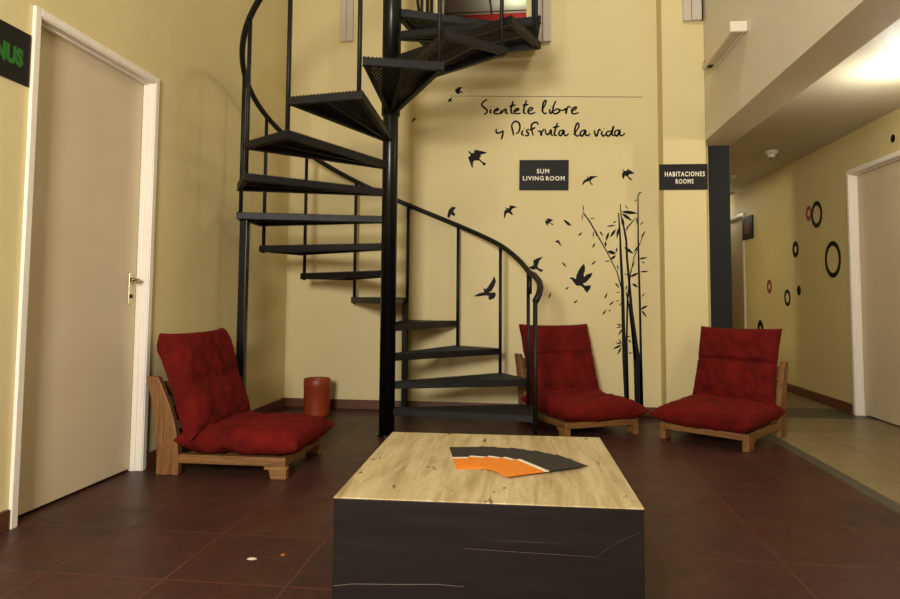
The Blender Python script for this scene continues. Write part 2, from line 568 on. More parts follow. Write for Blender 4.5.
# decal outlines in metres on their wall
BIRDS= [('large black swallow decal left of the living room sign, tail to the lower right', [(-0.4735, 2.0978), (-0.4643, 2.1051), (-0.4531, 2.0918), (-0.4439, 2.0861), (-0.4236, 2.0875), (-0.4237, 2.1118), (-0.3924, 2.1093), (-0.3482, 2.0973), (-0.3188, 2.0911), (-0.3297, 2.082), (-0.3554, 2.0751), (-0.372, 2.0717), (-0.3682, 2.0586), (-0.3774, 2.0495), (-0.3792, 2.0365), (-0.3552, 2.0138), (-0.3258, 1.9984), (-0.3312, 1.9874), (-0.3477, 1.9803), (-0.3588, 2.0027), (-0.3846, 2.0236), (-0.4215, 2.0243), (-0.4324, 2.0114), (-0.4341, 1.965), (-0.4414, 1.9651), (-0.4564, 2.0044), (-0.4713, 2.0419), (-0.4696, 2.0586), (-0.4548, 2.0602), (-0.4549, 2.077), (-0.4679, 2.0903)]), ('black bird decal just right of the living room sign, flying low and flat', [(0.4387, 1.8137), (0.453, 1.8455), (0.4701, 1.8598), (0.4843, 1.8654), (0.4787, 1.8829), (0.4956, 1.8711), (0.5041, 1.8826), (0.5634, 1.8817), (0.5493, 1.8732), (0.5238, 1.8619), (0.5067, 1.8448), (0.5123, 1.8273), (0.5263, 1.8126), (0.5178, 1.8086), (0.501, 1.8274), (0.4982, 1.842), (0.4699, 1.8366), (0.4472, 1.8136)]), ('black bird decal nearest the rooms sign, above the bamboo tips', [(0.7575, 1.9366), (0.7741, 1.919), (0.7909, 1.9216), (0.7939, 1.936), (0.8188, 1.9212), (0.8492, 1.9005), (0.8297, 1.895), (0.8074, 1.8924), (0.7989, 1.8781), (0.8293, 1.8517), (0.8208, 1.8403), (0.7877, 1.8783), (0.7738, 1.8814), (0.7652, 1.8555), (0.7541, 1.8615), (0.7517, 1.9049), (0.7629, 1.9105)]), ('black bird decal below the left corner of the living room sign', [(-0.1705, 1.6397), (-0.1526, 1.6287), (-0.1383, 1.6322), (-0.1312, 1.6538), (-0.1062, 1.65), (-0.0741, 1.6374), (-0.1097, 1.6284), (-0.124, 1.6069), (-0.1061, 1.5815), (-0.1168, 1.5744), (-0.1418, 1.5926), (-0.1597, 1.5891), (-0.1753, 1.5445), (-0.181, 1.5604), (-0.179, 1.6073), (-0.1633, 1.618)]), ('small black bird decal below the right half of the living room sign', [(0.1488, 1.5258), (0.1664, 1.5328), (0.1559, 1.5436), (0.1875, 1.5448), (0.2121, 1.5275), (0.1945, 1.5219), (0.184, 1.5112), (0.2155, 1.4989), (0.205, 1.4918), (0.1804, 1.5091), (0.1699, 1.5006), (0.1677, 1.4792), (0.1593, 1.4971), (0.1488, 1.5115)]), ('slim black gliding bird decal between the small bird and the bamboo branch tip', [(0.2892, 1.5341), (0.3137, 1.5282), (0.3415, 1.5067), (0.3567, 1.4866), (0.3275, 1.4889), (0.3101, 1.5069)]), ('tiny hooked black bird decal, lowest of the three under the living room sign', [(0.2256, 1.3592), (0.2432, 1.372), (0.2585, 1.3684), (0.2745, 1.3257), (0.2675, 1.3236), (0.2501, 1.3506), (0.2361, 1.3521)]), ('largest black dove decal, wings raised, left of the bamboo stems', [(0.3353, 1.0671), (0.3601, 1.0773), (0.3872, 1.0598), (0.3923, 1.0874), (0.4048, 1.1201), (0.4272, 1.1578), (0.4546, 1.188), (0.452, 1.1704), (0.4594, 1.1654), (0.4591, 1.1227), (0.4492, 1.1051), (0.4515, 1.0776), (0.4713, 1.0977), (0.5181, 1.1128), (0.5081, 1.0828), (0.4808, 1.0501), (0.4611, 1.0325), (0.4413, 1.0274), (0.456, 1.01), (0.5052, 1.0127), (0.5001, 0.9877), (0.4729, 0.9526), (0.446, 0.9899), (0.4289, 1.0073), (0.3919, 1.0097), (0.3723, 1.0321), (0.3576, 1.0572)]), ('black bird decal half hidden behind the curled lower end of the handrail', [(0.0544, 1.2078), (0.0762, 1.2225), (0.1307, 1.2408), (0.1016, 1.2041), (0.0871, 1.1638), (0.0979, 1.1454), (0.1305, 1.1345), (0.1269, 1.1199), (0.1088, 1.1176), (0.0761, 1.1417), (0.0543, 1.1344), (0.0253, 1.1453), (0.0107, 1.1343), (0.018, 1.1526), (0.0544, 1.171)]), ('black bird decal with one raised wing, seen between two lower balusters', [(-0.4259, 0.919), (-0.3779, 0.9451), (-0.3373, 0.9527), (-0.3448, 0.9858), (-0.3226, 0.9786), (-0.3042, 1.0008), (-0.2786, 1.0414), (-0.2566, 1.0821), (-0.2432, 1.0416), (-0.2586, 0.9973), (-0.2783, 0.9641), (-0.3004, 0.9492), (-0.2489, 0.9532), (-0.2437, 0.9312), (-0.2561, 0.9054), (-0.2928, 0.8905), (-0.3039, 0.9014), (-0.3003, 0.9235), (-0.3261, 0.927), (-0.3778, 0.9193)]), ('small black bird decal highest on the wall, just left of the handwritten quote', [(-0.5849, 2.6176), (-0.5546, 2.6382), (-0.5212, 2.6372), (-0.5333, 2.6252), (-0.5453, 2.6102), (-0.5179, 2.594), (-0.5239, 2.585), (-0.5452, 2.5979), (-0.5451, 2.5795), (-0.5573, 2.5798), (-0.5786, 2.5897)]), ('tiny black bird decal, second of the three under the stair landing', [(-0.642, 2.5115), (-0.6391, 2.5361), (-0.6088, 2.5537), (-0.6087, 2.5383), (-0.6177, 2.5293), (-0.6055, 2.5179), (-0.6299, 2.5204)]), ('tiny black bird decal nearest the stair pole, lowest of the three by the landing', [(-0.9407, 2.3501), (-0.9379, 2.3747), (-0.9104, 2.3956), (-0.9132, 2.371), (-0.9255, 2.3682)]), ('small bird decal perched just above the handrail, right of the stair pole', [(-0.6418, 1.5623), (-0.6307, 1.6198), (-0.6013, 1.6475), (-0.5684, 1.6406), (-0.5929, 1.6112), (-0.5713, 1.5782), (-0.5926, 1.5702), (-0.6091, 1.5867), (-0.6253, 1.554)])]
FALLING= [[(0.4086, 1.4033), (0.4201, 1.4066), (0.4288, 1.413), (0.436, 1.4243), (0.44, 1.4327), (0.4315, 1.4293), (0.4198, 1.423), (0.4129, 1.4146)], [(0.5172, 1.3075), (0.528, 1.3157), (0.5354, 1.3259), (0.5401, 1.3407), (0.5423, 1.3511), (0.5344, 1.3441), (0.524, 1.3327), (0.5189, 1.3211)], [(0.5101, 1.1728), (0.5226, 1.1779), (0.5323, 1.1859), (0.5405, 1.1989), (0.5452, 1.2084), (0.5359, 1.2037), (0.523, 1.1954), (0.5152, 1.1855)], [(0.2801, 1.1964), (0.2849, 1.1828), (0.2927, 1.172), (0.3057, 1.1623), (0.3152, 1.1567), (0.3107, 1.1669), (0.3026, 1.181), (0.2929, 1.1901)], [(0.3067, 0.9798), (0.3164, 0.98), (0.324, 0.9834), (0.3304, 0.9917), (0.3341, 0.9982), (0.3268, 0.9973), (0.3168, 0.9946), (0.3106, 0.9889)], [(0.1741, 0.9062), (0.1844, 0.9171), (0.1909, 0.9295), (0.1942, 0.9462), (0.1954, 0.9578), (0.1881, 0.9488), (0.1786, 0.9345), (0.1745, 0.9211)], [(0.6079, 0.9054), (0.6187, 0.9159), (0.6259, 0.9281), (0.6302, 0.9449), (0.6322, 0.9565), (0.6244, 0.9477), (0.6141, 0.9338), (0.6093, 0.9204)], [(0.6444, 0.8547), (0.6572, 0.8598), (0.6674, 0.8677), (0.6763, 0.8807), (0.6815, 0.8902), (0.6719, 0.8856), (0.6586, 0.8773), (0.6502, 0.8675)], [(0.5908, 0.7799), (0.6031, 0.7876), (0.6123, 0.7976), (0.6195, 0.8126), (0.6234, 0.8232), (0.6143, 0.8166), (0.6019, 0.8056), (0.5948, 0.7939)], [(0.3693, 0.8682), (0.381, 0.8715), (0.3901, 0.8779), (0.3978, 0.8892), (0.4021, 0.8976), (0.3934, 0.8942), (0.3814, 0.8879), (0.3741, 0.8795)], [(0.6425, 0.8078), (0.6491, 0.8094), (0.6522, 0.8127), (0.6516, 0.8189), (0.6503, 0.8235), (0.6458, 0.8218), (0.6406, 0.8186), (0.6398, 0.814)]]
STEMS= [[((0.8821, 1.7438), (0.8889, 1.7402)), ((0.8695, 1.7189), (0.8779, 1.7177)), ((0.8684, 1.6468), (0.8776, 1.6468)), ((0.8658, 1.3698), (0.8773, 1.3699)), ((0.867, 1.0946), (0.8823, 1.095)), ((0.8703, 0.8993), (0.887, 0.8998)), ((0.8725, 0.5115), (0.8914, 0.5122)), ((0.8748, 0.0663), (0.8974, 0.0674))], [((0.7184, 1.5843), (0.7276, 1.5848)), ((0.7253, 1.4096), (0.7391, 1.4102)), ((0.7277, 1.2514), (0.7462, 1.2523)), ((0.7352, 0.9763), (0.7597, 0.9773)), ((0.7384, 0.6642), (0.7659, 0.6654)), ((0.7416, 0.4314), (0.7735, 0.4335)), ((0.7537, 0.0928), (0.7929, 0.0961))], [((0.7329, 1.6559), (0.7391, 1.6563)), ((0.7368, 1.5678), (0.7459, 1.5692)), ((0.7567, 1.4638), (0.7703, 1.4666)), ((0.7711, 1.3693), (0.788, 1.371)), ((0.7759, 1.2276), (0.7927, 1.2288)), ((0.7888, 1.0545), (0.8071, 1.0562)), ((0.8033, 0.8198), (0.826, 0.8224)), ((0.8234, 0.5474), (0.8611, 0.5522)), ((0.827, 0.3549), (0.8912, 0.3598)), ((0.8315, 0.0645), (0.8955, 0.0679))], [((0.4426, 1.588), (0.4502, 1.5937)), ((0.4959, 1.5116), (0.5052, 1.5174)), ((0.5653, 1.3842), (0.5741, 1.3893)), ((0.6274, 1.2737), (0.6342, 1.2775)), ((0.6653, 1.1949), (0.6722, 1.1984)), ((0.7029, 1.1166), (0.7102, 1.1193)), ((0.7317, 0.999), (0.7406, 1.0015))], [((0.8394, 1.198), (0.8449, 1.1954)), ((0.8103, 1.1348), (0.8177, 1.1329)), ((0.7915, 1.0169), (0.8036, 1.0155)), ((0.7781, 0.8991), (0.7918, 0.8986)), ((0.7682, 0.5874), (0.7834, 0.5877)), ((0.7728, 0.1249), (0.7895, 0.1257))], [((0.7703, 0.9604), (0.7778, 0.9622)), ((0.79, 0.8589), (0.802, 0.8609)), ((0.8086, 0.6646), (0.8252, 0.6667)), ((0.8259, 0.4326), (0.8486, 0.4353))], [((0.9218, 1.4417), (0.9267, 1.4396)), ((0.8728, 1.3238), (0.8784, 1.3213)), ((0.8347, 1.2371), (0.8413, 1.235)), ((0.8105, 1.1189), (0.8172, 1.1175))], [((0.8531, 1.5458), (0.8569, 1.5419)), ((0.8075, 1.4985), (0.8124, 1.4947)), ((0.7757, 1.4431), (0.7817, 1.4396))]]
LEAVES= [[(0.7427, 1.5954), (0.7741, 1.5806), (0.8064, 1.5741), (0.8462, 1.5765), (0.8729, 1.5804), (0.8477, 1.5903), (0.8094, 1.6017), (0.7766, 1.6027)], [(0.7471, 1.5815), (0.7613, 1.5579), (0.78, 1.5407), (0.8077, 1.5276), (0.8274, 1.5206), (0.8151, 1.5379), (0.7947, 1.5613), (0.7731, 1.5745)], [(0.7702, 1.6463), (0.7757, 1.6357), (0.7829, 1.6269), (0.7937, 1.6185), (0.8014, 1.6135), (0.7967, 1.6215), (0.7888, 1.6329), (0.7804, 1.6405)], [(0.6288, 1.4783), (0.6477, 1.4759), (0.6659, 1.4773), (0.6872, 1.4837), (0.7012, 1.489), (0.6863, 1.49), (0.6642, 1.49), (0.6463, 1.486)], [(0.6788, 1.503), (0.6878, 1.5041), (0.6952, 1.5078), (0.702, 1.5155), (0.706, 1.5214), (0.6991, 1.52), (0.6895, 1.5167), (0.6833, 1.5112)], [(0.7009, 1.4565), (0.6823, 1.4447), (0.6688, 1.429), (0.6587, 1.4057), (0.6534, 1.3891), (0.6671, 1.3995), (0.6856, 1.4166), (0.6958, 1.4347)], [(0.7236, 1.4703), (0.712, 1.4491), (0.7059, 1.4267), (0.7054, 1.3987), (0.7066, 1.3797), (0.7145, 1.3969), (0.7242, 1.4232), (0.7266, 1.4462)], [(0.6466, 1.4336), (0.6331, 1.4177), (0.6248, 1.3998), (0.6215, 1.376), (0.6207, 1.3596), (0.6303, 1.3728), (0.6424, 1.3934), (0.6471, 1.4125)], [(0.6318, 1.2809), (0.6465, 1.2666), (0.6628, 1.2604), (0.6844, 1.263), (0.6993, 1.267), (0.6872, 1.2765), (0.6683, 1.2875), (0.6509, 1.2883)], [(0.6991, 1.2485), (0.6829, 1.2465), (0.6703, 1.2395), (0.6598, 1.2247), (0.6538, 1.2135), (0.666, 1.2163), (0.6827, 1.2226), (0.6928, 1.233)], [(0.7087, 1.3131), (0.7015, 1.3026), (0.6979, 1.2913), (0.6981, 1.2768), (0.6993, 1.267), (0.7042, 1.2756), (0.7101, 1.2888), (0.7112, 1.3006)], [(0.5742, 1.4414), (0.5774, 1.4283), (0.5835, 1.4176), (0.5947, 1.4075), (0.6029, 1.4014), (0.5997, 1.4113), (0.5936, 1.4252), (0.5854, 1.4344)], [(0.5334, 1.4435), (0.5267, 1.4304), (0.5224, 1.4167), (0.5202, 1.3994), (0.5194, 1.3878), (0.5242, 1.3984), (0.5305, 1.4146), (0.5331, 1.4287)], [(0.5516, 1.4434), (0.5462, 1.4322), (0.5439, 1.4207), (0.5451, 1.4065), (0.5467, 1.3969), (0.5503, 1.4059), (0.5543, 1.4196), (0.5545, 1.4313)], [(0.4976, 1.5415), (0.5085, 1.5387), (0.5192, 1.5383), (0.5319, 1.5407), (0.5404, 1.543), (0.5318, 1.5447), (0.5189, 1.5463), (0.5082, 1.5451)], [(0.4499, 1.6494), (0.446, 1.6355), (0.4446, 1.6215), (0.4461, 1.6046), (0.4478, 1.5933), (0.4503, 1.6044), (0.453, 1.6211), (0.4527, 1.6352)], [(0.444, 1.5793), (0.4386, 1.5658), (0.4355, 1.5519), (0.4346, 1.5348), (0.4346, 1.5233), (0.4384, 1.5341), (0.4432, 1.5506), (0.4448, 1.5647)], [(0.7729, 1.4515), (0.7964, 1.4717), (0.8176, 1.494), (0.8402, 1.5234), (0.8546, 1.5435), (0.8364, 1.5269), (0.81, 1.5011), (0.7903, 1.4774)], [(0.7626, 1.313), (0.7747, 1.2919), (0.7911, 1.2771), (0.816, 1.2672), (0.8338, 1.2623), (0.8231, 1.2776), (0.8053, 1.2981), (0.7861, 1.3087)], [(0.8338, 1.2669), (0.8475, 1.2806), (0.8585, 1.2961), (0.8687, 1.3169), (0.8747, 1.3312), (0.8644, 1.3197), (0.85, 1.3019), (0.8406, 1.2852)], [(0.8651, 1.6918), (0.8581, 1.6903), (0.8526, 1.6869), (0.8479, 1.6802), (0.8452, 1.6753), (0.8505, 1.6769), (0.8577, 1.6802), (0.8622, 1.685)], [(0.8746, 1.7428), (0.8829, 1.7407), (0.8909, 1.741), (0.9, 1.7442), (0.9061, 1.747), (0.8995, 1.7482), (0.8899, 1.7488), (0.8821, 1.747)], [(0.8636, 1.5527), (0.8597, 1.5367), (0.8583, 1.5205), (0.8596, 1.501), (0.8612, 1.488), (0.8637, 1.5009), (0.8665, 1.5202), (0.8663, 1.5364)], [(0.8853, 1.4879), (0.8953, 1.4929), (0.9037, 1.4996), (0.9119, 1.5099), (0.9169, 1.5172), (0.9093, 1.5128), (0.8986, 1.5055), (0.8912, 1.4975)], [(0.925, 1.4415), (0.9134, 1.4295), (0.9037, 1.4161), (0.8944, 1.3985), (0.8887, 1.3864), (0.8975, 1.3963), (0.91, 1.4117), (0.9185, 1.426)], [(0.8735, 1.2209), (0.8911, 1.2178), (0.908, 1.2191), (0.9276, 1.2261), (0.9404, 1.2319), (0.9265, 1.2333), (0.9059, 1.2337), (0.8894, 1.2295)], [(0.6189, 1.3596), (0.6126, 1.3478), (0.6113, 1.3361), (0.6159, 1.3224), (0.6203, 1.3133), (0.6242, 1.3227), (0.6279, 1.3368), (0.6259, 1.3483)], [(0.7469, 1.5536), (0.7422, 1.5286), (0.7442, 1.5049), (0.755, 1.4782), (0.764, 1.4608), (0.7662, 1.4805), (0.7666, 1.5094), (0.7601, 1.5322)], [(0.6309, 1.282), (0.6443, 1.268), (0.6599, 1.2596), (0.6813, 1.2564), (0.6962, 1.2558), (0.685, 1.2657), (0.6672, 1.2782), (0.6501, 1.2829)], [(0.6534, 1.2045), (0.6427, 1.2077), (0.632, 1.2082), (0.6194, 1.2055), (0.6109, 1.2029), (0.6195, 1.201), (0.6323, 1.1992), (0.6429, 1.2005)], [(0.6905, 1.0353), (0.695, 1.0205), (0.7025, 1.008), (0.7153, 0.9959), (0.7246, 0.9884), (0.7202, 0.9997), (0.7125, 1.0157), (0.703, 1.0266)], [(0.6975, 0.9585), (0.7052, 0.9556), (0.7129, 0.9551), (0.722, 0.9573), (0.7281, 0.9595), (0.722, 0.9612), (0.7127, 0.9629), (0.7051, 0.9619)], [(0.8913, 1.2203), (0.9041, 1.219), (0.9159, 1.2213), (0.9288, 1.2286), (0.9372, 1.2344), (0.9272, 1.2346), (0.9125, 1.2334), (0.9014, 1.2287)], [(0.8949, 1.2007), (0.8999, 1.1939), (0.9061, 1.1893), (0.9151, 1.1864), (0.9214, 1.185), (0.9171, 1.1899), (0.9101, 1.1964), (0.9031, 1.1996)], [(0.8058, 1.0789), (0.8265, 1.0807), (0.8446, 1.0878), (0.8632, 1.1029), (0.8749, 1.1144), (0.859, 1.1117), (0.8361, 1.1055), (0.8197, 1.0949)], [(0.8826, 1.1199), (0.9, 1.1161), (0.9172, 1.116), (0.9376, 1.1206), (0.9511, 1.1248), (0.9372, 1.1269), (0.9165, 1.1286), (0.8994, 1.1261)], [(0.8206, 1.0281), (0.8288, 1.0135), (0.8401, 1.0041), (0.8574, 0.999), (0.8698, 0.997), (0.8625, 1.0074), (0.8503, 1.021), (0.837, 1.0271)], [(0.8918, 0.923), (0.9009, 0.9287), (0.9082, 0.9361), (0.9148, 0.9468), (0.9188, 0.9544), (0.9119, 0.9494), (0.9024, 0.9413), (0.8962, 0.933)], [(0.887, 0.8295), (0.9026, 0.8302), (0.9159, 0.8355), (0.9287, 0.8477), (0.9366, 0.8572), (0.9247, 0.8556), (0.9078, 0.8512), (0.8962, 0.8427)], [(0.7237, 0.8906), (0.7162, 0.8941), (0.7086, 0.8953), (0.6993, 0.8937), (0.6931, 0.8919), (0.6991, 0.8896), (0.7081, 0.8872), (0.7158, 0.8877)], [(0.735, 0.875), (0.7287, 0.8709), (0.7246, 0.8654), (0.7225, 0.8573), (0.7218, 0.8515), (0.7264, 0.8551), (0.7322, 0.8611), (0.7348, 0.8674)], [(0.7109, 1.173), (0.7079, 1.1626), (0.7081, 1.1526), (0.7123, 1.1411), (0.7159, 1.1337), (0.7175, 1.1419), (0.7186, 1.1541), (0.7163, 1.1638)], [(0.8021, 1.0868), (0.7929, 1.0945), (0.7827, 1.1001), (0.7693, 1.1041), (0.7601, 1.1063), (0.7677, 1.1006), (0.7795, 1.0929), (0.7903, 1.0888)], [(0.7822, 1.0161), (0.7752, 1.0054), (0.7712, 0.9939), (0.7702, 0.9791), (0.7703, 0.9691), (0.7753, 0.9779), (0.7814, 0.9913), (0.7834, 1.0033)], [(0.7411, 0.6997), (0.7319, 0.7073), (0.7218, 0.7113), (0.7084, 0.7116), (0.6991, 0.7108), (0.7067, 0.7056), (0.7184, 0.6992), (0.7292, 0.6976)], [(0.7371, 0.6879), (0.7263, 0.6904), (0.7158, 0.6902), (0.7033, 0.6866), (0.6951, 0.6835), (0.7037, 0.6822), (0.7165, 0.6813), (0.7269, 0.6833)], [(0.7408, 0.6724), (0.7292, 0.6622), (0.7208, 0.6501), (0.7146, 0.6333), (0.7113, 0.6215), (0.7199, 0.6302), (0.7313, 0.6439), (0.7377, 0.6572)], [(0.7359, 0.5559), (0.734, 0.5686), (0.7293, 0.5797), (0.7203, 0.5911), (0.7134, 0.5983), (0.7156, 0.5885), (0.72, 0.5745), (0.7266, 0.5644)], [(0.7359, 0.5559), (0.7245, 0.5628), (0.7124, 0.5666), (0.697, 0.5673), (0.6864, 0.5668), (0.6957, 0.562), (0.71, 0.5561), (0.7226, 0.5545)], [(0.7397, 0.5482), (0.7191, 0.5461), (0.7003, 0.5395), (0.68, 0.5262), (0.6669, 0.5161), (0.683, 0.5188), (0.7063, 0.5248), (0.7239, 0.5343)], [(0.7357, 0.5327), (0.7225, 0.5201), (0.7129, 0.5055), (0.706, 0.4856), (0.7024, 0.4717), (0.7121, 0.4822), (0.7252, 0.4989), (0.7323, 0.5148)], [(0.8869, 0.8256), (0.9022, 0.8287), (0.9154, 0.8354), (0.9285, 0.8479), (0.9366, 0.8572), (0.9249, 0.8539), (0.9082, 0.8475), (0.8965, 0.8384)], [(0.8908, 0.8335), (0.9041, 0.8351), (0.9164, 0.8393), (0.93, 0.8473), (0.9388, 0.8533), (0.9285, 0.8514), (0.9133, 0.8475), (0.9016, 0.8417)], [(0.8907, 0.8218), (0.8959, 0.8035), (0.9046, 0.7876), (0.9194, 0.7716), (0.9302, 0.7616), (0.9252, 0.7757), (0.9163, 0.7957), (0.9052, 0.81)], [(0.7631, 0.6106), (0.7752, 0.6085), (0.7868, 0.6095), (0.8001, 0.6147), (0.8088, 0.619), (0.7993, 0.62), (0.7851, 0.6201), (0.7739, 0.6169)], [(0.7895, 0.5916), (0.7902, 0.5819), (0.7939, 0.5745), (0.802, 0.5683), (0.8083, 0.5648), (0.807, 0.572), (0.8039, 0.5819), (0.7982, 0.5878)], [(0.7885, 0.4832), (0.7962, 0.4812), (0.8032, 0.4822), (0.8105, 0.4872), (0.8151, 0.4914), (0.8091, 0.4923), (0.8004, 0.4924), (0.794, 0.4894)]]
WORDS= {'Sientete': [[(-0.3171, 2.5273), (-0.3462, 2.5133), (-0.3643, 2.4842), (-0.3387, 2.4576), (-0.3204, 2.4386), (-0.324, 2.4166), (-0.3458, 2.4024)], [(-0.2892, 2.4452), (-0.2935, 2.4231), (-0.284, 2.4118)], [(-0.2879, 2.4695), (-0.2835, 2.4664)], [(-0.2623, 2.426), (-0.2334, 2.4363), (-0.2284, 2.4472), (-0.2443, 2.4476), (-0.2623, 2.426), (-0.2587, 2.4111), (-0.2297, 2.4067), (-0.208, 2.4135)], [(-0.203, 2.4391), (-0.208, 2.4083), (-0.1792, 2.4385), (-0.1647, 2.4381), (-0.1683, 2.4124), (-0.1466, 2.4082)], [(-0.1071, 2.5101), (-0.1215, 2.459), (-0.1229, 2.4149), (-0.107, 2.4034)], [(-0.1395, 2.4632), (-0.0891, 2.4765)], [(-0.0998, 2.4216), (-0.0675, 2.4318), (-0.0639, 2.4427), (-0.0819, 2.4432), (-0.0998, 2.4216), (-0.089, 2.4044), (-0.0459, 2.4055)], [(0.0007, 2.5143), (-0.0173, 2.4561), (-0.0223, 2.4122), (-0.0029, 2.4007)], [(-0.0316, 2.4712), (0.015, 2.4772)], [(0.0114, 2.4186), (0.0436, 2.4324), (0.0472, 2.447), (0.0293, 2.4475), (0.015, 2.4295), (0.015, 2.4075), (0.0364, 2.3997), (0.0722, 2.4097)]], 'libre': [[(0.1221, 2.4193), (0.1543, 2.4806), (0.1543, 2.5062), (0.1365, 2.4884), (0.1293, 2.4447), (0.1328, 2.4117), (0.1506, 2.3981), (0.1648, 2.4036)], [(0.1862, 2.4358), (0.1882, 2.4029), (0.2038, 2.3989)], [(0.1919, 2.4554), (0.1955, 2.4524)], [(0.2352, 2.5002), (0.2173, 2.4569), (0.2087, 2.417), (0.1973, 2.3969)], [(0.2101, 2.4169), (0.2172, 2.3985), (0.242, 2.3964), (0.2633, 2.4119), (0.2584, 2.4302), (0.2385, 2.4308), (0.2172, 2.4146)], [(0.2597, 2.4229), (0.2951, 2.4219), (0.3164, 2.4337), (0.3162, 2.3922), (0.322, 2.4248), (0.3341, 2.45), (0.3552, 2.4421)], [(0.3621, 2.4092), (0.3939, 2.4302), (0.3975, 2.4446), (0.3764, 2.4379), (0.3622, 2.4201), (0.3656, 2.3946), (0.3902, 2.3903), (0.4184, 2.4004)]], 'y': [[(-0.2438, 2.282), (-0.2438, 2.2526), (-0.2185, 2.2484), (-0.186, 2.266)], [(-0.1875, 2.266), (-0.1932, 2.2258), (-0.2039, 2.1931)]], 'Disfruta': [[(-0.1213, 2.3121), (-0.1141, 2.2753), (-0.1032, 2.2238)], [(-0.1213, 2.3011), (-0.1069, 2.3301), (-0.0854, 2.3405), (-0.0603, 2.3252), (-0.0531, 2.2885), (-0.0638, 2.2521), (-0.0853, 2.238)], [(-0.028, 2.2659), (-0.0387, 2.2369), (-0.0208, 2.2219)], [(-0.0201, 2.2833), (-0.0158, 2.2802)], [(0.0185, 2.2758), (0.0006, 2.2579), (0.0149, 2.2394), (0.0113, 2.2212), (-0.0137, 2.2218)], [(0.0935, 2.3068), (0.0863, 2.3253), (0.0614, 2.3259), (0.04, 2.3045), (0.0435, 2.2642), (0.0542, 2.2202)], [(0.0221, 2.2647), (0.072, 2.2855)], [(0.0898, 2.2559), (0.1133, 2.2517), (0.1182, 2.2188), (0.1233, 2.2478), (0.1432, 2.2728)], [(0.1503, 2.269), (0.1573, 2.2325), (0.1786, 2.2284), (0.1964, 2.2643), (0.1998, 2.2242), (0.214, 2.2167)], [(0.2488, 2.3212), (0.2309, 2.2671), (0.2237, 2.2237), (0.2449, 2.216)], [(0.2097, 2.2822), (0.2629, 2.2918)], [(0.2945, 2.2584), (0.2663, 2.2518), (0.2591, 2.2265), (0.2767, 2.2152), (0.298, 2.2583), (0.3014, 2.2219), (0.319, 2.2143), (0.3367, 2.232)]], 'la': [[(0.3753, 2.2203), (0.4143, 2.2773), (0.4144, 2.3099), (0.4004, 2.3066), (0.3861, 2.2635), (0.3894, 2.22), (0.4069, 2.2087), (0.4245, 2.2192)], [(0.4702, 2.2579), (0.4387, 2.2478), (0.428, 2.2227), (0.4454, 2.2079), (0.4702, 2.2542), (0.47, 2.2181), (0.4909, 2.2104), (0.505, 2.2282)]], 'vida': [[(0.5401, 2.2526), (0.5434, 2.2237), (0.5572, 2.2054), (0.575, 2.2554), (0.5903, 2.2478)], [(0.6028, 2.2439), (0.5956, 2.2225), (0.6094, 2.2042), (0.6269, 2.2146)], [(0.612, 2.2653), (0.6161, 2.2624)], [(0.6722, 2.2423), (0.6444, 2.2394), (0.6304, 2.2181), (0.6511, 2.2033), (0.6756, 2.2351), (0.6899, 2.2815), (0.6791, 2.235), (0.6789, 2.2098), (0.6962, 2.2058)], [(0.7346, 2.2516), (0.7034, 2.2416), (0.6997, 2.2165), (0.7169, 2.2018), (0.7381, 2.248), (0.7378, 2.2121), (0.755, 2.2045), (0.7793, 2.2219)]]}
RINGS= [('black ring decal beside the red ring, upper of the two large rings', 6.173, 1.681, 0.122, 0.13, 'K'), ('small red ring decal overlapped by a black ring', 6.336, 1.713, 0.07, 0.2, 'R'), ('largest black ring decal, nearest the corridor door', 5.889, 1.258, 0.158, 0.1, 'K'), ('medium black ring decal left of the largest ring', 6.655, 1.402, 0.08, 0.22, 'K'), ('small red ring decal, lowest left on the corridor wall', 7.365, 1.054, 0.075, 0.2, 'R'), ('black ring decal between the red ring and the small solid dot', 6.883, 0.932, 0.085, 0.16, 'K'), ('small solid black dot decal beside the lowest black rings', 6.601, 1.002, 0.048, 1, 'K'), ('black ring decal half hidden behind the right chair back', 7.664, 0.585, 0.101, 0.24, 'K'), ('small solid black dot decal above the corridor door', 4.917, 2.064, 0.03, 1, 'K')]

# ---------------------------------------------------------------- spiral staircase
PC = Vector((-0.9107, 4.2463, 0))
RT, A1, DA, RISE = 0.965, math.radians(16.2355), math.radians(25.5756), 0.18036
RAILH = 0.94
stair = empty('spiral_staircase', PC, 0, 'black steel spiral staircase with mesh treads and curved handrail winding around one pole', 'staircase')


def ang(k): return A1 + (k - 1) * DA


def zk(k):
    if k == 15: return 2.70
    if k in (2, 3): return RISE * k - .014
    return RISE * k


b = BM()
tube(b, [(0, 0, 0.0), (0, 0, 4.2)], .052, 32)
obj('pole', b, POLE, stair)
b = BM()
lathe(b, [(.052, .012), (.062, .012), (.062, 0), (.052, 0)], n=32); obj('pole_foot', b, POLE, stair)
b = BM(); tube(b, [(0, 0, 2.13), (0, 0, 4.15)], .063, 32); obj('pole_sleeve', b, POLE, stair)


def clip_line(p, d, poly):
    """clip infinite line to convex ccw polygon, return the two ends"""
    t0, t1 = -9.0, 9.0
    n = len(poly)
    for i in range(n):
        a, c = Vector(poly[i]), Vector(poly[(i + 1) % n])
        e = c - a
        nrm = Vector((-e.y, e.x))
        den = nrm.dot(d)
        num = nrm.dot(p - a)
        if abs(den) < 1e-9:
            if num < 0: return None
            continue
        t = -num / den
        if den > 0: t0 = max(t0, t)
        else: t1 = min(t1, t)
    return (p + d * t0, p + d * t1) if t1 - t0 > .01 else None


